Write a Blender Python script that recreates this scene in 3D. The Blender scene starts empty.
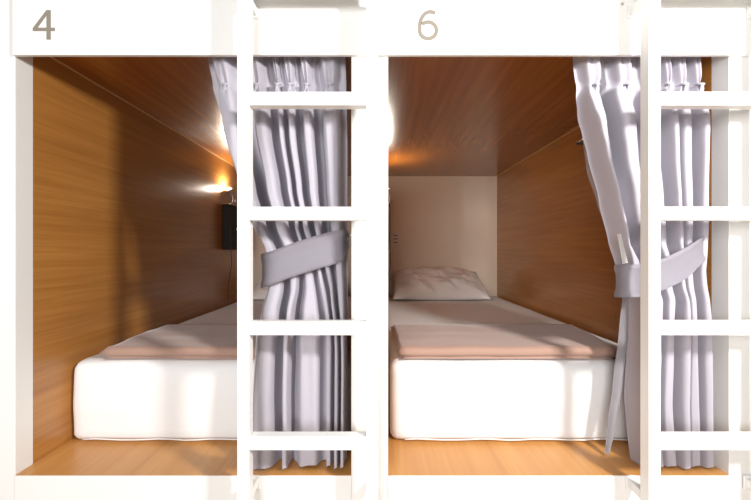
import bpy, bmesh, math, random
from mathutils import Vector, noise
random.seed(4)
SC = bpy.context.scene; COL = SC.collection
EYE = 0.96            # camera height; the front plane of the cubicles is Y = 0
CAM = Vector((0, -1.1, EYE)); F = 375.0
def P(px, py, Y):     # where a line of sight of the photograph meets the depth Y (measuring aid only)
    k = (Y + 1.1) / F
    return Vector(((px - 375.5) * k, Y, EYE + (250 - py) * k))

# ------------------------------------------------------------------ materials
def mat(name, col, rough=0.5, **kw):
    m = bpy.data.materials.new(name); m.use_nodes = True
    nt = m.node_tree; b = nt.nodes['Principled BSDF']
    b.inputs['Base Color'].default_value = (*col, 1); b.inputs['Roughness'].default_value = rough
    for k, v in kw.items():
        b.inputs[k.replace('_', ' ')].default_value = v
    return m
def bump(m, scale, strength, dist=0.002, vec=(1, 1, 1), detail=4):
    nt = m.node_tree; b = nt.nodes['Principled BSDF']
    tc = nt.nodes.new('ShaderNodeTexCoord'); mp = nt.nodes.new('ShaderNodeMapping'); mp.inputs['Scale'].default_value = vec
    n = nt.nodes.new('ShaderNodeTexNoise'); n.inputs['Scale'].default_value = scale; n.inputs['Detail'].default_value = detail
    bp = nt.nodes.new('ShaderNodeBump'); bp.inputs['Strength'].default_value = strength; bp.inputs['Distance'].default_value = dist
    nt.links.new(tc.outputs['Object'], mp.inputs[0]); nt.links.new(mp.outputs[0], n.inputs['Vector'])
    nt.links.new(n.outputs['Fac'], bp.inputs['Height']); nt.links.new(bp.outputs[0], b.inputs['Normal'])
    return m
def wood(name, c1, c2, c3, rough=0.3, coat=0.3):
    m = mat(name, c1, rough, Coat_Weight=coat, Coat_Roughness=0.22)
    nt = m.node_tree; b = nt.nodes['Principled BSDF']
    tc = nt.nodes.new('ShaderNodeTexCoord')
    def ns(vec, scale, detail, dist=0.0):
        mp = nt.nodes.new('ShaderNodeMapping'); mp.inputs['Scale'].default_value = vec
        n = nt.nodes.new('ShaderNodeTexNoise'); n.inputs['Scale'].default_value = scale
        n.inputs['Detail'].default_value = detail; n.inputs['Distortion'].default_value = dist
        nt.links.new(tc.outputs['Object'], mp.inputs[0]); nt.links.new(mp.outputs[0], n.inputs['Vector'])
        return n
    a = ns((1, .035, 1), 42, 5, .25); f = ns((1, .02, 1), 170, 3); w = ns((1, .12, 1), 7, 2)
    r = nt.nodes.new('ShaderNodeValToRGB'); e = r.color_ramp.elements
    e[0].position = .3; e[0].color = (*c2, 1); e[1].position = .7; e[1].color = (*c3, 1)
    x = e.new(.5); x.color = (*c1, 1)
    m1 = nt.nodes.new('ShaderNodeMix'); m1.inputs[0].default_value = .42
    nt.links.new(a.outputs['Fac'], m1.inputs[2]); nt.links.new(f.outputs['Fac'], m1.inputs[3])
    m2 = nt.nodes.new('ShaderNodeMix'); m2.inputs[0].default_value = .3
    nt.links.new(m1.outputs[0], m2.inputs[2]); nt.links.new(w.outputs['Fac'], m2.inputs[3])
    nt.links.new(m2.outputs[0], r.inputs[0]); nt.links.new(r.outputs[0], b.inputs['Base Color'])
    bp = nt.nodes.new('ShaderNodeBump'); bp.inputs['Strength'].default_value = .12; bp.inputs['Distance'].default_value = .001
    nt.links.new(f.outputs['Fac'], bp.inputs['Height']); nt.links.new(bp.outputs[0], b.inputs['Normal'])
    return m
def cloth(name, col, sheen=.2, weave=900, trans=0.0, wr=.25):
    m = mat(name, col, .85, Sheen_Weight=sheen)
    nt = m.node_tree; b = nt.nodes['Principled BSDF']
    bump(m, 7, wr, .012, (1, 1, 1), 3)
    if trans:
        t = nt.nodes.new('ShaderNodeBsdfTranslucent'); t.inputs[0].default_value = (*col, 1)
        mx = nt.nodes.new('ShaderNodeMixShader'); mx.inputs[0].default_value = trans
        out = nt.nodes['Material Output']
        nt.links.new(b.outputs[0], mx.inputs[1]); nt.links.new(t.outputs[0], mx.inputs[2]); nt.links.new(mx.outputs[0], out.inputs[0])
    return m
WHITE = bump(mat('white_paint', (.80, .79, .765), .42), 60, .05, .001)
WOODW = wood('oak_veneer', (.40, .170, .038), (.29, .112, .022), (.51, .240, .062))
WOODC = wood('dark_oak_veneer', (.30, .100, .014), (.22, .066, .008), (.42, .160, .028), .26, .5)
WOODP = wood('oak_board', (.56, .26, .070), (.48, .210, .05), (.64, .325, .10), .4, .15)
EDGE = mat('veneer_edge', (.62, .38, .18), .5)
PLAST = bump(mat('cream_plaster', (.74, .60, .47), .8), 30, .08, .001)
SHEET = cloth('white_sheet', (.82, .81, .80), .1, wr=.2)
PILL = cloth('pillowcase', (.80, .74, .69), .1, wr=.35)
BLANK = cloth('dusty_pink_blanket', (.37, .225, .170), .3, wr=.25)
CURT = cloth('grey_curtain', (.43, .405, .455), .15, trans=.03, wr=.08)
LINE = cloth('curtain_hem', (.44, .42, .45), .2, wr=.05)
TAGM = mat('care_tag', (.75, .73, .70), .7)
DARK = mat('dark_laminate', (.012, .007, .005), .6, Specular_IOR_Level=.2)
METAL = mat('steel', (.55, .54, .52), .28, Metallic=1.0)
BLACK = mat('black_metal', (.02, .018, .016), .4, Metallic=.4)
DIGIT = mat('taupe_vinyl', (.235, .205, .165), .6)
PLATE = mat('socket_plate', (.70, .60, .50), .5)
GLOW = mat('lamp_glow', (1, .9, .75), .5)
GLOW.node_tree.nodes['Principled BSDF'].inputs['Emission Color'].default_value = (1, .90, .76, 1)
GLOW.node_tree.nodes['Principled BSDF'].inputs['Emission Strength'].default_value = 850
FLOOR = wood('floor_board', (.45, .30, .18), (.38, .25, .14), (.52, .36, .22), .45, .1)

# ------------------------------------------------------------------ helpers
def obj(name, bm, m, parent=None, smooth=False, off=None):
    o_ = parent.location if parent and parent.parent is None else (off if off is not None else Vector())
    if parent is not None and parent.parent is not None: o_ = parent.parent.location
    if parent is None and off is not None: o_ = off
    bmesh.ops.translate(bm, verts=bm.verts, vec=-Vector(o_))
    me = bpy.data.meshes.new(name); bm.normal_update(); bm.to_mesh(me); bm.free()
    if smooth:
        for p in me.polygons: p.use_smooth = True
    me.materials.append(m)
    o = bpy.data.objects.new(name, me); COL.objects.link(o)
    if parent is not None: o.parent = parent
    elif off is not None: o.location = off
    return o
def box(bm, a, b, bev=0.0, seg=2):
    t = bmesh.new(); r = bmesh.ops.create_cube(t, size=1)
    a = Vector(a); b = Vector(b)
    for v in t.verts:
        v.co = Vector([(a[i] + b[i]) / 2 + v.co[i] * (b[i] - a[i]) for i in range(3)])
    if bev: bmesh.ops.bevel(t, geom=t.edges[:], offset=bev, segments=seg, profile=.6, affect='EDGES')
    merge(bm, t); return bm
def merge(bm, t):
    me = bpy.data.meshes.new('tmp'); t.to_mesh(me); t.free(); bm.from_mesh(me); bpy.data.meshes.remove(me)
def BX(a, b, bev=0.0, seg=2): return box(bmesh.new(), a, b, bev, seg)
def tube(bm, pts, r, n=10, closed=False, caps=True):
    pts = [Vector(p) for p in pts]; rings = []; N = len(pts)
    rr = r if isinstance(r, (list, tuple)) else [r] * N
    up = None
    for i, p in enumerate(pts):
        if closed: d = pts[(i + 1) % N] - pts[i - 1]
        else: d = pts[min(i + 1, N - 1)] - pts[max(i - 1, 0)]
        d.normalize()
        if up is None:
            up = Vector((0, 0, 1)) if abs(d.z) < .9 else Vector((0, 1, 0))
        s = d.cross(up).normalized(); up = s.cross(d).normalized()
        rings.append([bm.verts.new(p + (s * math.cos(a) + up * math.sin(a)) * rr[i]) for a in [2 * math.pi * k / n for k in range(n)]])
    for i in range(N if closed else N - 1):
        A, B = rings[i], rings[(i + 1) % N]
        for k in range(n): bm.faces.new((A[k], A[(k + 1) % n], B[(k + 1) % n], B[k]))
    if caps and not closed:
        bm.faces.new(rings[0][::-1]); bm.faces.new(rings[-1])
    return bm
def lathe(bm, prof, c, ax=Vector((0, 0, 1)), n=20):
    ax = ax.normalized(); s = ax.orthogonal().normalized(); t = ax.cross(s); rings = []
    for r, h in prof:
        rings.append([bm.verts.new(Vector(c) + ax * h + (s * math.cos(a) + t * math.sin(a)) * max(r, 1e-4)) for a in [2 * math.pi * k / n for k in range(n)]])
    for A, B in zip(rings, rings[1:]):
        for k in range(n): bm.faces.new((A[k], A[(k + 1) % n], B[(k + 1) % n], B[k]))
    return bm
def thing(name, label, cat, loc, group=None):
    o = bpy.data.objects.new(name, None); COL.objects.link(o); o.location = loc; o.empty_display_size = .1
    tag(o, label, cat, group); return o
def tag(o, label, cat, group=None):
    o['label'] = label; o['category'] = cat
    if group: o['group'] = group
    return o
def struct(name, bm, m):
    o = obj(name, bm, m); o['kind'] = 'structure'; return o
def interp(tab, x):
    if x <= tab[0][0]: return tab[0][1:]
    for a, b in zip(tab, tab[1:]):
        if x <= b[0]:
            k = (x - a[0]) / (b[0] - a[0]); k = k * k * (3 - 2 * k) * .5 + k * .5
            return tuple(p + (q - p) * k for p, q in zip(a[1:], b[1:]))
    return tab[-1][1:]

# ------------------------------------------------------------------ dimensions
ZP = EYE - .66         # platform top
ZC = EYE + .63         # cubicle ceiling
ZF = EYE + .566        # bottom edge of the fascia
ZT = EYE + .95
YB = 2.10
ZM = EYE - .384        # mattress top
T = .012

# ------------------------------------------------------------------ setting
struct('floor', BX((-3, -3, -.05), (3, 2.4, 0)), FLOOR)
struct('wall_left', BX((-2.6, .004, 0), (-1.118, .10, 2.6), .002), WHITE)
struct('wall_right', BX((1.098, .004, 0), (2.6, .10, 2.6), .002), WHITE)

# ------------------------------------------------------------------ cubicles
def digit_four(parent):
    bm = bmesh.new(); Y0 = -.0131; Y1 = -.0121
    def pl(pts):
        f = [bm.verts.new(P(x, y, Y0)) for x, y in pts]; b = [bm.verts.new(Vector((v.co.x, Y1, v.co.z))) for v in f]
        bm.faces.new(f[::-1]); bm.faces.new(b)
        for i in range(len(f)):
            j = (i + 1) % len(f); bm.faces.new((f[i], f[j], b[j], b[i]))
    # one outline with the counter left open by building four strokes that meet edge to edge
    pl([(46.4, 10), (50.6, 10), (50.6, 27.6), (46.4, 27.6)])
    pl([(46.4, 10), (46.4, 15.2), (37.4, 27.6), (33, 27.6)])
    pl([(33, 27.6), (54.8, 27.6), (54.8, 31.0), (32.7, 31.0), (32.7, 28.2)])
    pl([(46.4, 31.0), (50.6, 31.0), (50.6, 39.5), (46.4, 39.5)])
    return obj('number', bm, DIGIT, parent)
def digit_six(parent):
    bm = bmesh.new(); Y0 = -.0131; Y1 = -.0121
    path = []
    for k in range(9):                       # the hooked top and left side
        a = math.radians(62 + k * (118) / 8)
        path.append((430.2 + 10.6 * math.cos(a), 27 - 15.4 * math.sin(a)))
    path = [(435.4, 12.6)] + path[1:]
    cx, cy, rx, ry = 428.1, 30.2, 8.5, 8.3
    for k in range(1, 22):                   # the bowl
        a = math.radians(180 + k * 360 / 24)
        path.append((cx + rx * math.cos(a), cy - ry * math.sin(a)))
    w = 1.9; L = []; R = []
    for i, p in enumerate(path):
        a = path[max(i - 1, 0)]; b = path[min(i + 1, len(path) - 1)]
        d = Vector((b[0] - a[0], b[1] - a[1])).normalized(); n = Vector((-d.y, d.x))
        L.append(P(p[0] + n.x * w, p[1] + n.y * w, Y0)); R.append(P(p[0] - n.x * w, p[1] - n.y * w, Y0))
    fl = [bm.verts.new(v) for v in L]; fr = [bm.verts.new(v) for v in R]
    bl = [bm.verts.new(Vector((v.x, Y1, v.z))) for v in L]; br = [bm.verts.new(Vector((v.x, Y1, v.z))) for v in R]
    for i in range(len(L) - 1):
        bm.faces.new((fl[i], fl[i + 1], fr[i + 1], fr[i])); bm.faces.new((fl[i], bl[i], bl[i + 1], fl[i + 1]))
        bm.faces.new((fr[i], fr[i + 1], br[i + 1], br[i]))
    bmesh.ops.recalc_face_normals(bm, faces=bm.faces[:])
    return obj('number', bm, DIGIT, parent)

def cubicle(x0, x1, o0, o1, label, side):
    """x0,x1 inner faces; o0,o1 outer faces of the carcass"""
    t = thing('bunk_cubicle', label, 'bunk', ((x0 + x1) / 2, 0, 0), 'built-in sleeping cubicles')
    for a, b in ((o0, x0), (x1, o1)):
        post = BX((a, 0, 0), (b, .058, ZT), .0015)
        obj('front_post', post, WHITE, t)
        obj('side_panel', BX((a + (.0 if a == o0 else .0), .0585, ZP - .03), (b, YB + .03, ZC + .03)), WOODW, t)
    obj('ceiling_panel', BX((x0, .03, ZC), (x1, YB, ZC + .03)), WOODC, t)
    for xx in (x0 + .0005, x1 - .0055):
        obj('edge_strip', BX((xx, .06, ZC - .005), (xx + .005, YB, ZC - .0002)), EDGE, t)
    obj('back_panel', BX((x0, YB, ZP), (x1, YB + .03, ZC + .03)), PLAST, t)
    obj('platform', BX((x0, .0, ZP - .03), (x1, YB, ZP)), WOODP, t)
    obj('kick_board', BX((x0, -.0025, 0), (x1, -.0002, ZP - .001), .0008), WHITE, t)
    fl = -1.054 if side == 'L' else o0 + .0005
    fr = o1 - .0005 if side == 'L' else 1.09
    fa = obj('fascia', BX((fl, -.012, ZF), (fr, -.0002, ZT), .0015), WHITE, t)
    if side == 'L': digit_four(fa)
    else: digit_six(fa)
    # small screw caps on the fascia beside the ladder bracket
    sx = (253.5, 11) if side == 'L' else (622.5, 4)
    c = P(*sx, -.0125)
    obj('screw', lathe(bmesh.new(), [(0, .0022), (.0035, .0018), (.0045, 0)], c, Vector((0, -1, 0)), 12), METAL, fa)
    return t
XL0, XL1, XR0, XR1 = -1.057, -.071, .037, 1.037
PM = -.0165
c4 = cubicle(XL0, XL1, -1.117, PM - .0002, 'white-fronted wooden sleeping cubicle marked with the number 4', 'L')
c6 = cubicle(XR0, XR1, PM + .0002, 1.097, 'white-fronted wooden sleeping cubicle marked with the number 6', 'R')

# ------------------------------------------------------------------ ladders
def ladder(x, label):
    t = thing('bunk_ladder', label, 'ladder', (x + .188, -.0835, 0), 'white bunk ladders')
    for a in (x, x + .344):
        st = obj('stile', BX((a, -.100, 0), (a + .032, -.067, ZT - .02), .0015), WHITE, t)
        for z in (EYE + .69, EYE - .678):
            obj('bracket', box(box(bmesh.new(), (a + .006, -.067, z - .012), (a + .026, -.0122 if z > EYE else -.0028, z + .012), .002),
                (a + .002, -.0160 if z > EYE else -.0065, z - .02), (a + .030, -.0122 if z > EYE else -.0028, z + .02), .001), WHITE, t)
    for k in range(-3, 6):
        zc = EYE - .5165 + .307 * (k + 0)
        if zc < .05 or zc > ZT - .05: continue
        obj('rung', BX((x + .032, -.0995, zc - .018), (x + .344, -.069, zc + .018), .0015), WHITE, t)
    return t
ladder(-.369, 'white square-runged wooden ladder fixed in front of cubicle 4')
ladder(.729, 'white square-runged wooden ladder cut by the right edge, in front of cubicle 6')

# ------------------------------------------------------------------ mattresses
def mattress(x0, x1, label):
    y0, y1 = .185, YB - .006
    z0, z1 = ZP + .001, ZM
    t = thing('mattress', label, 'mattress', ((x0 + x1) / 2, (y0 + y1) / 2, ZP), 'white mattresses')
    bm = BX((x0, y0, z0), (x1, y1, z1))
    bmesh.ops.subdivide_edges(bm, edges=bm.edges[:], cuts=15, use_grid_fill=True)
    c = Vector(((x0 + x1) / 2, (y0 + y1) / 2, (z0 + z1) / 2)); h = Vector(((x1 - x0) / 2, (y1 - y0) / 2, (z1 - z0) / 2))
    # pull the grid lines towards the edges so that the rounding is well resolved
    r = .034
    def warp(u, hh):   # u in -1..1
        k = abs(u); s = 1 if u >= 0 else -1
        e = 1 - min(.5, 2.2 * r / hh)
        k2 = k / .6 * e if k < .6 else e + (k - .6) / .4 * (1 - e)
        return s * k2 * hh
    for v in bm.verts:
        d = v.co - c
        d = Vector([warp(d[i] / h[i], h[i]) for i in range(3)])
        rz = r if d.z > 0 else .022
        q = Vector([max(-(h[i] - (r if i < 2 else rz)), min(h[i] - (r if i < 2 else rz), d[i])) for i in range(3)])
        e = d - q
        if e.length > 1e-6:
            # superellipse corner
            rr = Vector((r, r, rz))
            n = Vector([e[i] / rr[i] for i in range(3)])
            L = max(abs(n.x), abs(n.y), abs(n.z)); n = n.normalized() * L
            e = Vector([n[i] * rr[i] for i in range(3)])
        p = c + q + e
        w = noise.noise(Vector((p.x * 3.1, p.y * 3.1, p.z * 12)))
        if p.z < z1 - .01 and p.z > z0 + .02: p.y -= .004 * w + .004 * math.cos((p.z - c.z) / h.z * 1.5)
        if abs(p.z - z1) < .004: p.z += .003 * noise.noise(Vector((p.x * 5, p.y * 5, 0)))
        v.co = p
    m = obj('fitted_sheet', bm, SHEET, t, True)
    # stitched hem along the foot of the sheet
    zz = z0 + .012
    pts = [(x0 + .05, y0 - .004, zz)] + [(x0 + .05 + (x1 - x0 - .1) * k / 20, y0 - .0045 + .001 * math.sin(k * 2.1), zz + .002 * math.sin(k * 1.3)) for k in range(1, 20)] + [(x1 - .05, y0 - .004, zz)]
    obj('hem', tube(bmesh.new(), pts, .0022, 6), SHEET, t, True)
    return t
mattress(-1.050, -.085, 'thick white sheeted mattress lying in cubicle 4')
mattress(.050, 1.022, 'thick white sheeted mattress lying in cubicle 6')

# ------------------------------------------------------------------ folded blankets
def blanket(fl, fr, bl, br, label, seed, yf=.188, yb=.63, foldx=None):
    """four corners in x at the front / back edge, folded in layers"""
    cx = (fl + fr) / 2
    t = thing('folded_blanket', label, 'blanket', (cx, (yf + yb) / 2, ZM + .003), 'folded blankets')
    def layer(z0, z1, inset, sd, name):
        bm = bmesh.new(); nu, nv = 46, 22; top = []; bot = []
        for j in range(nv + 1):
            rt, rb = [], []
            v = j / nv
            for i in range(nu + 1):
                u = i / nu
                xa = fl + (bl - fl) * v; xb = fr + (br - fr) * v
                x = xa + inset + (xb - xa - 2 * inset) * u
                y = yf + inset * .4 + (yb - yf - inset) * v
                y += .010 * noise.noise(Vector((u * 3, sd, 0))) * (1 - v) * 1.0 + .03 * noise.noise(Vector((u * 2.2, sd + 5, 0))) * v
                x += .012 * noise.noise(Vector((v * 3, sd + 9, 0))) * (1 if u < .5 else 1)
                ed = min(u * (fr - fl), (1 - u) * (fr - fl), v * (yb - yf), (1 - v) * (yb - yf))
                k = min(1, ed / .016); k = math.sqrt(max(0, 1 - (1 - k) ** 2))
                h = (z1 - z0)
                zt = z0 + h * (.5 + .5 * k) + .004 * k * noise.noise(Vector((x * 8, y * 8, sd))) + .003 * k * noise.noise(Vector((x * 3, y * 14, sd)))
                zb = z0 + h * (.5 - .5 * k)
                rt.append(bm.verts.new((x, y, zt))); rb.append(bm.verts.new((x, y, zb)))
            top.append(rt); bot.append(rb)
        for j in range(nv):
            for i in range(nu):
                bm.faces.new((top[j][i], top[j][i + 1], top[j + 1][i + 1], top[j + 1][i]))
                bm.faces.new((bot[j][i], bot[j + 1][i], bot[j + 1][i + 1], bot[j][i + 1]))
        bmesh.ops.remove_doubles(bm, verts=bm.verts[:], dist=.0004)
        return obj(name, bm, BLANK, t, True)
    layer(ZM + .003, ZM + .014, 0.012, seed, 'folded_layer')
    layer(ZM + .0125, ZM + .047, 0.0, seed + 3, 'folded_layer')
    return t
blanket(-.950, -.10, -.965, -.11, 'folded dusty pink blanket across the bed of cubicle 4', 1)
blanket(.078, .845, .07, .915, 'folded dusty pink blanket across the bed of cubicle 6', 7)

# ------------------------------------------------------------------ pillows
def pillow(xa, xb, label, seed):
    w = (xb - xa); d = .44; cx = (xa + xb) / 2; yf = 1.665
    loc = Vector((cx, yf + .2, ZM + .004))
    bm = bmesh.new(); nu, nv = 56, 36; sh = [[], []]
    tilt = math.radians(24)
    for s in (0, 1):
        for j in range(nv + 1):
            row = []
            for i in range(nu + 1):
                u = i / nu * 2 - 1; v = j / nv * 2 - 1
                e = max(0, (1 - abs(u) ** 2.6)) ** .62 * max(0, (1 - abs(v) ** 2.4)) ** .62
                px_ = u * w / 2 * (1 - .055 * (1 - v * v) * abs(u) ** 3) * (1 - .03 * (v > 0) * v)
                py_ = v * d / 2 * (1 - .07 * (1 - u * u) * abs(v) ** 3)
                th = .105 * e
                wr = .018 * noise.noise(Vector((u * 3.2 + seed, v * 2.5 + u * 1.6, seed))) + .018 * abs(noise.noise(Vector((u * 6 + v * 4, v * 2 - u * 2, seed + 4))))
                edge = min(1, e * 1.6)
                zt = th + wr * edge * 1.6
                z = zt if s == 0 else -th * .62
                # tilt up at the back so that it leans on the back panel
                y2 = py_ * math.cos(tilt) - z * math.sin(tilt); z2 = py_ * math.sin(tilt) + z * math.cos(tilt)
                row.append(bm.verts.new((cx + px_, yf + .215 + y2, z2)))
            sh[s].append(row)
    for j in range(nv):
        for i in range(nu):
            bm.faces.new((sh[0][j][i], sh[0][j][i + 1], sh[0][j + 1][i + 1], sh[0][j + 1][i]))
            bm.faces.new((sh[1][j][i], sh[1][j + 1][i], sh[1][j + 1][i + 1], sh[1][j][i + 1]))
    bmesh.ops.remove_doubles(bm, verts=bm.verts[:], dist=.0006)
    zmin = min(v.co.z for v in bm.verts); ymax = max(v.co.y for v in bm.verts)
    for v in bm.verts:
        v.co.z += ZM + .004 - zmin
        if ymax > YB - .004: v.co.y -= ymax - (YB - .004)
        # settle on the mattress
        v.co.z = max(v.co.z, ZM + .004)
    t = obj('pillow', bm, PILL, None, True, loc)
    tag(t, label, 'pillow', 'white pillows')
pillow(-.955, -.235, 'pale pillow in cubicle 4, nearly hidden behind ladder and curtain', 3)
pillow(.125, .865, 'creased white pillow at the head of the bed in cubicle 6', 8)

# ------------------------------------------------------------------ curtains
def curtain(tab, n, seed, jamb, label, tie_pts, hook_pt, Y0=.052, rot=0.5, wts=None, wtb=None, recess=None):
    sc = F / (1.1 + Y0)
    xm = jamb
    t = thing('bunk_curtain', label, 'curtain', (xm - .2, Y0, ZP), 'tied-back bunk curtains')
    NU, NV = 300, 130
    rnd = random.Random(seed)
    amp = [rnd.uniform(.7, 1.15) for _ in range(n + 2)]
    def cums(ws):
        tot = sum(ws); c_ = [0]
        for w_ in ws: c_.append(c_[-1] + w_ / tot)
        return c_
    cum = ct = cums(wts); cb = cums(wtb)
    def phase(s, cum):
        for k in range(n):
            if s <= cum[k + 1] or k == n - 1: return k + (s - cum[k]) / (cum[k + 1] - cum[k])
    zt, zb = EYE + .612, ZP + .006
    bm = bmesh.new(); rows = []
    for j in range(NV + 1):
        v = j / NV; z = zt + (zb - zt) * v; ypx = 250 - (z - EYE) * sc
        L, R = interp(tab, ypx)
        xL = (L - 375.5) / sc; xR = (R - 375.5) / sc
        zp = EYE + (250 - 87) / sc
        pin = math.exp(-((z - zp) / .020) ** 2)
        below = 1 / (1 + math.exp((z - zp + .02) / .012))
        body = min(1, max(0, (zp - z) / .10))
        A = .018 + .025 * body - .006 * pin - .008 * max(0, (v - .7) / .3)
        bl = min(1, max(0, (v - .42) / .30)); bl = bl * bl * (3 - 2 * bl)
        cm = [p + (q - p) * bl for p, q in zip(ct, cb)]
        tie = math.exp(-((ypx - interp([(200, 268), (560, 281)], 400)[0]) / 26) ** 2)
        A = A * (1 - .30 * tie)
        dep = 0; s1 = 0
        if recess:
            rx, rd = interp(recess, ypx); dep = rd
            s1 = (rx - L) / (R - L); f = min(1, rd / .02)
            c1 = cm[1] + (s1 - cm[1]) * f
            cm = [0] + [c1 + (q - cm[1]) * (1 - c1) / (1 - cm[1]) for q in cm[1:]]
            s1 = c1
        row = []
        for i in range(NU + 1):
            s = i / NU
            ph = phase(s, cm) + .05 * math.sin(v * 5 + s * 7 + seed) * body * math.sin(math.pi * s) + rot
            a = amp[int(min(n, max(0, ph - rot)))]
            c = math.cos(2 * math.pi * ph)
            # sharper valleys than crests
            c2 = (math.tanh(2.3 * (c + .28 + .35 * bl)) + .25 * c) / 1.15
            Y = Y0 - A * a * c2
            # second, finer pleat that belongs to the pinched heading
            Y += .005 * (1 - body) * math.cos(6 * math.pi * ph + 1)
            Y += .0015 * body * math.cos(4 * math.pi * ph + 2 + 3 * v + seed)
            k = .62 * pin + .30 * (1 - below) * .3 + .0
            dx = -k * math.sin(2 * math.pi * ph) / (2 * math.pi) * (cum[1] if False else 1.0 / n)
            om = .12 * body * math.sin(4 * math.pi * ph) / (2 * math.pi * n)      # omega shaped folds
            x = xL + (xR - xL) * (s + dx + om)
            x += .003 * noise.noise(Vector((s * 9, v * 6, seed)))
            Y += .005 * noise.noise(Vector((s * 12, v * 4, seed + 5)))
            zz = z
            if j == NV: zz += .006 * math.sin(2 * math.pi * ph + 1) + .002
            Y += dep * math.exp(-((s - s1) / .045) ** 4)
            row.append(bm.verts.new((x, max(Y, .0015), zz)))
        rows.append(row)
    for j in range(NV):
        for i in range(NU):
            bm.faces.new((rows[j][i], rows[j][i + 1], rows[j + 1][i + 1], rows[j + 1][i]))
    cl = obj('cloth', bm, CURT, t, True)
    # pinch stitches of the heading
    zp = EYE + (250 - 87) / sc
    L, R = interp(tab, 87); xL = (L - 375.5) / sc; xR = (R - 375.5) / sc
    for k in range(n):
        s = cum[k] + (cum[k + 1] - cum[k]) * ((1 - rot) % 1.0)
        x = xL + (xR - xL) * s; 
        b = bmesh.new()
        tube(b, [(x - .010, Y0 - .010, zp + .003), (x - .005, Y0 - .022, zp), (x, Y0 - .024, zp - .002), (x + .005, Y0 - .022, zp), (x + .010, Y0 - .010, zp + .003)], [.002, .0035, .0045, .0035, .002], 8)
        for sg in (-1, 1):
            tube(b, [(x, Y0 - .022, zp - .002), (x + sg * .003, Y0 - .020, zp - .018), (x + sg * .007, Y0 - .012, zp - .045)], [.004, .0035, .0012], 8)
        obj('pinch_pleat', b, CURT, t, True)
    # rail under the cubicle ceiling, behind the fascia
    obj('curtain_rail', BX((tab[0][1] and (tab[0][1] - 375.5) / sc - .45, Y0 - .010, EYE + .613), (xm - .003, Y0 + .010, ZC - .0055), .002), WHITE, t)
    # tieback: a closed stitched band round the cloth
    def ribbon(pts, hh, name, m, th=.0035, closed=False):
        # smooth
        Q = []
        N = len(pts)
        for i in range(N - 1):
            p0 = pts[max(i - 1, 0)]; p1 = pts[i]; p2 = pts[i + 1]; p3 = pts[min(i + 2, N - 1)]
            for q in range(8):
                u = q / 8
                Q.append([.5 * (2 * b_ + (c_ - a_) * u + (2 * a_ - 5 * b_ + 4 * c_ - d_) * u * u + (-a_ + 3 * b_ - 3 * c_ + d_) * u ** 3) for a_, b_, c_, d_ in zip(p0, p1, p2, p3)])
        Q.append(list(pts[-1]))
        b = bmesh.new(); G = []
        for i, q in enumerate(Q):
            a_ = Q[max(i - 1, 0)]; c_ = Q[min(i + 1, len(Q) - 1)]
            d = Vector((c_[0] - a_[0], c_[1] - a_[1], 0)).normalized(); nn = Vector((d.y, -d.x, 0))
            col = []
            for k in range(9):
                w = k / 4 - 1
                p = Vector((q[0], q[1], q[2] + w * q[3])) + nn * (.004 * (1 - w * w) - .002 * (abs(abs(w) - .8) < .06))
                col.append(b.verts.new(p + Vector((0, 0, 0))))
            G.append(col)
        for A_, B_ in zip(G, G[1:]):
            for k in range(8): b.faces.new((A_[k], A_[k + 1], B_[k + 1], B_[k]))
        bmesh.ops.solidify(b, geom=b.faces[:], thickness=th)
        bmesh.ops.recalc_face_normals(b, faces=b.faces[:])
        return obj(name, b, m, t, True)
    ribbon(tie_pts, .05, 'tieback', CURT)
    # ring and hook that hold the band
    hb = bmesh.new(); hx, hy, hz = hook_pt
    lathe(hb, [(0, .004), (.010, .004), (.011, 0)], (jamb, hy, hz), Vector((-1, 0, 0)), 16)
    tube(hb, [(jamb - .003, hy, hz), (hx + .010, hy, hz), (hx + .002, hy, hz - .010), (hx - .006, hy, hz - .006), (hx - .008, hy, hz + .004)], .0022, 8)
    obj('tieback_hook', hb, METAL, t, True)
    rb = bmesh.new()
    tube(rb, [(hx + .000, hy - .012 * math.cos(a), hz - .018 + .012 * math.sin(a)) for a in [2 * math.pi * k / 20 for k in range(20)]], .0018, 6, closed=True)
    obj('ring', rb, METAL, t, True)
    return t, ribbon
tabL = [(44, 205, 345), (57, 206, 345), (88, 212, 346), (130, 220, 346), (190, 237, 346), (225, 250, 347), (250, 262, 347), (270, 266, 347), (287, 265, 347), (310, 258, 347), (340, 252, 346), (400, 249, 346), (475, 247, 346)]
def tp(px, py, Y, hh): 
    v = P(px, py, Y); return (v.x, Y, v.z, hh)
tieL = [(XL1 - .012, .085, EYE + .030, .020), tp(346, 243, .050, .040), tp(340, 246, .004, .048), tp(318, 252, -.010, .049), tp(290, 261, -.014, .049), tp(272, 268, -.008, .050), tp(261.5, 271, .020, .051), tp(264, 271, .065, .050),
        tp(285, 266, .088, .048), tp(320, 254, .092, .040), (XL1 - .012, .090, EYE + .030, .020)]
curtain(tabL, 6, 2, XL1, 'lavender grey curtain tied back on the right of cubicle 4, behind the ladder', tieL, (XL1 - .016, .087, EYE + .052), wts=[29, 28, 9, 14, 16, 27], wtb=[35, 9, 33, 9, 6, 6])
tabR = [(44, 574, 701), (57, 575, 701), (88, 578, 703), (110, 583, 704), (130, 589, 704), (150, 594, 703), (200, 607, 701), (240, 616, 700), (268, 622, 700), (284, 626, 701), (300, 634, 702), (340, 634, 704), (400, 631, 706), (430, 633, 707), (475, 637, 708)]
tieR = [(XR1 - .016, .085, EYE + .020, .018), tp(707, 246, .030, .034), tp(700, 252, .004, .040), tp(686, 263, -.008, .046), tp(664, 274, -.014, .046), tp(645, 280, -.013, .047), tp(628, 281, -.008, .048), tp(617.5, 281, .025, .049),
        tp(616, 281, .065, .048), tp(640, 278, .088, .046), tp(680, 262, .092, .036), (XR1 - .016, .090, EYE + .020, .018)]
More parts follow.
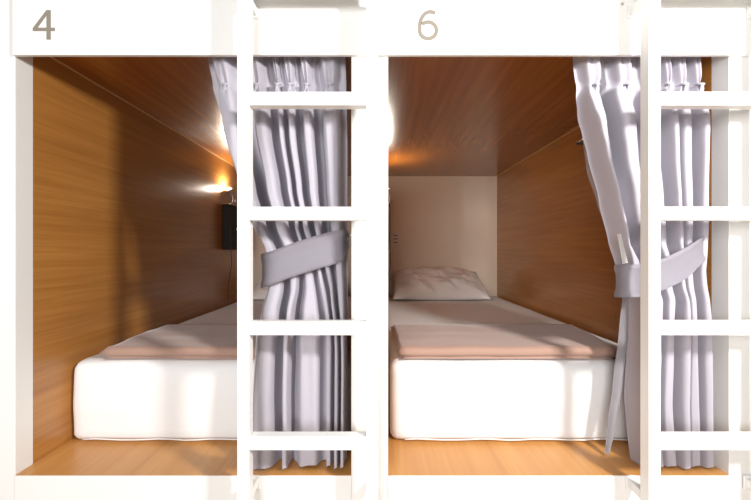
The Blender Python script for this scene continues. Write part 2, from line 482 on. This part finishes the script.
cR, ribR = curtain(tabR, 6, 9, XR1, 'lavender grey curtain tied back on the right of cubicle 6, its hem hanging loose', tieR, (XR1 - .020, .087, EYE + .050), wts=[31, 31, 19, 13, 17, 14], wtb=[12, 13, 14, 13, 13, 12], recess=[(84, 602, 0), (100, 603, .06), (130, 607, .09), (160, 611, .09), (200, 619, .07), (235, 625, .03), (262, 628, 0)])
# loose leading hem of the right curtain hanging behind the tieback
bm = bmesh.new(); rows = []
for j in range(60):
    v = j / 59; z = EYE + .03 + (ZP + .012 - EYE - .03) * v
    y = .088 + .012 * v
    k = F / (1.1 + y); py = 250 - (z - EYE) * k
    xl = interp([(236, 616), (268, 619), (300, 622), (330, 619), (380, 613), (430, 607), (455, 604.5)], py)[0]
    wv = interp([(236, 6), (300, 11), (330, 12), (380, 11), (430, 8), (455, 4)], py)[0]
    row = []
    for i in range(13):
        u = i / 12
        row.append(bm.verts.new(((xl + wv * u - 375.5) / k, y - .012 * math.sin(u * math.pi) + (.03 * max(0, u - .75)), z + (-.010 * u + .012 if j == 59 else 0) * 0)))
    rows.append(row)
for j in range(59):
    for i in range(12): bm.faces.new((rows[j][i], rows[j][i + 1], rows[j + 1][i + 1], rows[j + 1][i]))
bmesh.ops.solidify(bm, geom=bm.faces[:], thickness=.003)
hemo = obj('leading_hem', bm, LINE, cR, True)
bm = bmesh.new()
a = P(618, 235, .06); 
for (x0_, y0_), (x1_, y1_) in [((618.5, 234), (622.5, 265))]:
    q = [bm.verts.new(P(617.0, 234, .004)), bm.verts.new(P(621.0, 234, .003)), bm.verts.new(P(628.0, 263, .003)), bm.verts.new(P(622.5, 264, .004))]
    bm.faces.new(q[::-1])
bmesh.ops.solidify(bm, geom=bm.faces[:], thickness=.001)
o = obj('care_label', bm, TAGM, cR); o['label'] = 'small white sewn-in care label'

# ------------------------------------------------------------------ dark wall shelves with reading lamps, hook, sockets
def shelf(xw, label):
    t = thing('bedside_box', label, 'wall box', (xw, 1.48, EYE), 'dark bedside boxes')
    w = .055; z0, z1 = EYE + .002, EYE + .305; y0, y1 = 1.485, 1.76
    obj('body', BX((xw + .001, y0, z0), (xw + w, y1, z1), .003), DARK, t)
    obj('lid', BX((xw + .001, y0 - .004, z1 + .0003), (xw + w + .004, y1 + .003, z1 + .010), .002), DARK, t)
    b = bmesh.new(); lathe(b, [(0, .014), (.006, .014), (.008, 0)], (xw + w, y0 + .12, EYE + .15), Vector((1, 0, 0)), 14)
    obj('knob', b, METAL, t, True)
def lamp(xw, label):
    zt = EYE + .3156
    t = thing('reading_lamp', label, 'lamp', (xw + .045, 1.52, zt), 'reading lamps on the bedside boxes')
    x = xw + .045; y = 1.52
    obj('base', lathe(bmesh.new(), [(0, 0), (.020, 0), (.020, .004), (.016, .009), (.005, .011), (0, .011)], (x, y, zt), n=20), METAL, t, True)
    pts = [(x, y, zt + .008), (x + .012, y, zt + .022), (x + .018, y, zt + .045), (x + .010, y, zt + .068), (x - .004, y, zt + .082)]
    obj('gooseneck', tube(bmesh.new(), pts, .0032, 8), METAL, t, True)
    ax = Vector((-.15, -.35, .9)).normalized(); c = Vector((x - .006, y, zt + .080))
    obj('shade', lathe(bmesh.new(), [(.006, -.004), (.010, .0), (.016, .010), (.026, .030), (.0245, .030), (.0145, .011), (.008, .003)], c, ax, 24), METAL, t, True)
    b = bmesh.new(); bmesh.ops.create_uvsphere(b, u_segments=16, v_segments=10, radius=.015)
    bmesh.ops.translate(b, verts=b.verts, vec=c + ax * .026)
    o = obj('bulb', b, GLOW, t, True); o['label'] = 'lit warm bulb'
    b = bmesh.new(); kx = x + .03
    tube(b, [(x + .010, y, zt + .018), (kx, y, zt + .024)], .002, 8)
    lathe(b, [(0, -.008), (.008, -.006), (.010, 0), (.008, .006), (0, .008)], (kx + .004, y, zt + .025), Vector((1, 0, .2)), 14)
    obj('switch_knob', b, METAL, t, True)
    # cord looping down along the wall to the bed
    pts = [(xw + .060, 1.50, zt + .003), (xw + .062, 1.475, EYE + .29), (xw + .062, 1.4755, EYE + .05), (xw + .068, 1.478, EYE - .10), (xw + .035, 1.50, EYE - .25), (xw + .010, 1.56, EYE - .355)]
    obj('cord', tube(bmesh.new(), pts, .0022, 6), BLACK, t, True)
shelf(XL0, 'dark narrow box on the left wall inside cubicle 4'); shelf(XR0, 'dark narrow box inside cubicle 6, edge showing beside the white post')
lamp(XL0, 'lit reading lamp on the dark box in cubicle 4'); lamp(XR0, 'lit reading lamp on the dark box in cubicle 6, beside the white post')

t = thing('wall_hook', 'small dark triangular coat hook on the right wall of cubicle 6 by the curtain', 'hook', (XR1, .66, EYE + .49))
yh = .66; k = (1.1 + yh) / F
tip = P(576.5, 143, yh); 
b = BX((XR1 - .006, yh - .03, EYE + .44), (XR1 - .0003, yh + .03, EYE + .575), .002); obj('mounting_plate', b, BLACK, t)
b = bmesh.new(); tube(b, [(XR1 - .005, yh, tip.z - .004), (tip.x, yh, tip.z - .002)], .0055, 8); obj('arm', b, BLACK, t, True)
b = bmesh.new(); tube(b, [(XR1 - .005, yh, EYE + .56), (tip.x, yh, tip.z)], .0028, 8); obj('stay', b, METAL, t, True)

c = P(394.5, 239, YB)
t = thing('wall_socket', 'small pale socket on the back wall of cubicle 6 below the lamp', 'socket', (c.x, YB, c.z))
obj('plate', BX((c.x - .045, YB - .008, c.z - .055), (c.x + .038, YB - .0003, c.z + .055), .003), PLATE, t)
for dz in (.03, 0, -.03):
    obj('slot', BX((c.x - .010, YB - .0095, c.z + dz - .003), (c.x + .025, YB - .0082, c.z + dz + .003)), BLACK, t)

# ------------------------------------------------------------------ light
def area(name, loc, target, size, power, col, sizey=None):
    l = bpy.data.lights.new(name, 'AREA'); l.energy = power; l.color = col; l.size = size
    if sizey: l.shape = 'RECTANGLE'; l.size_y = sizey
    o = bpy.data.objects.new(name, l); COL.objects.link(o); o.location = loc
    o.rotation_euler = (Vector(target) - Vector(loc)).to_track_quat('-Z', 'Y').to_euler(); return o
area('corridor_lamp', (1.12, -1.22, EYE + .58), (0, .1, EYE - .1), .17, 46, (1, .985, .96))
area('window_daylight', (-.7, -3.2, EYE + .35), (.3, 0, EYE), 1.3, 95, (.96, .98, 1), 1.3)
w = bpy.data.worlds.new('world'); SC.world = w; w.use_nodes = True
w.node_tree.nodes['Background'].inputs[0].default_value = (1, .98, .96, 1); w.node_tree.nodes['Background'].inputs[1].default_value = .28

cam = bpy.data.cameras.new('camera'); co = bpy.data.objects.new('camera', cam); COL.objects.link(co)
co.location = CAM; co.rotation_euler = (math.pi / 2, 0, 0); cam.sensor_width = 36; cam.lens = 36 * F / 751; cam.clip_start = .02
SC.camera = co
SC.view_settings.view_transform = 'Standard'; SC.view_settings.look = 'None'; SC.view_settings.gamma = 1; SC.view_settings.exposure = 0.0
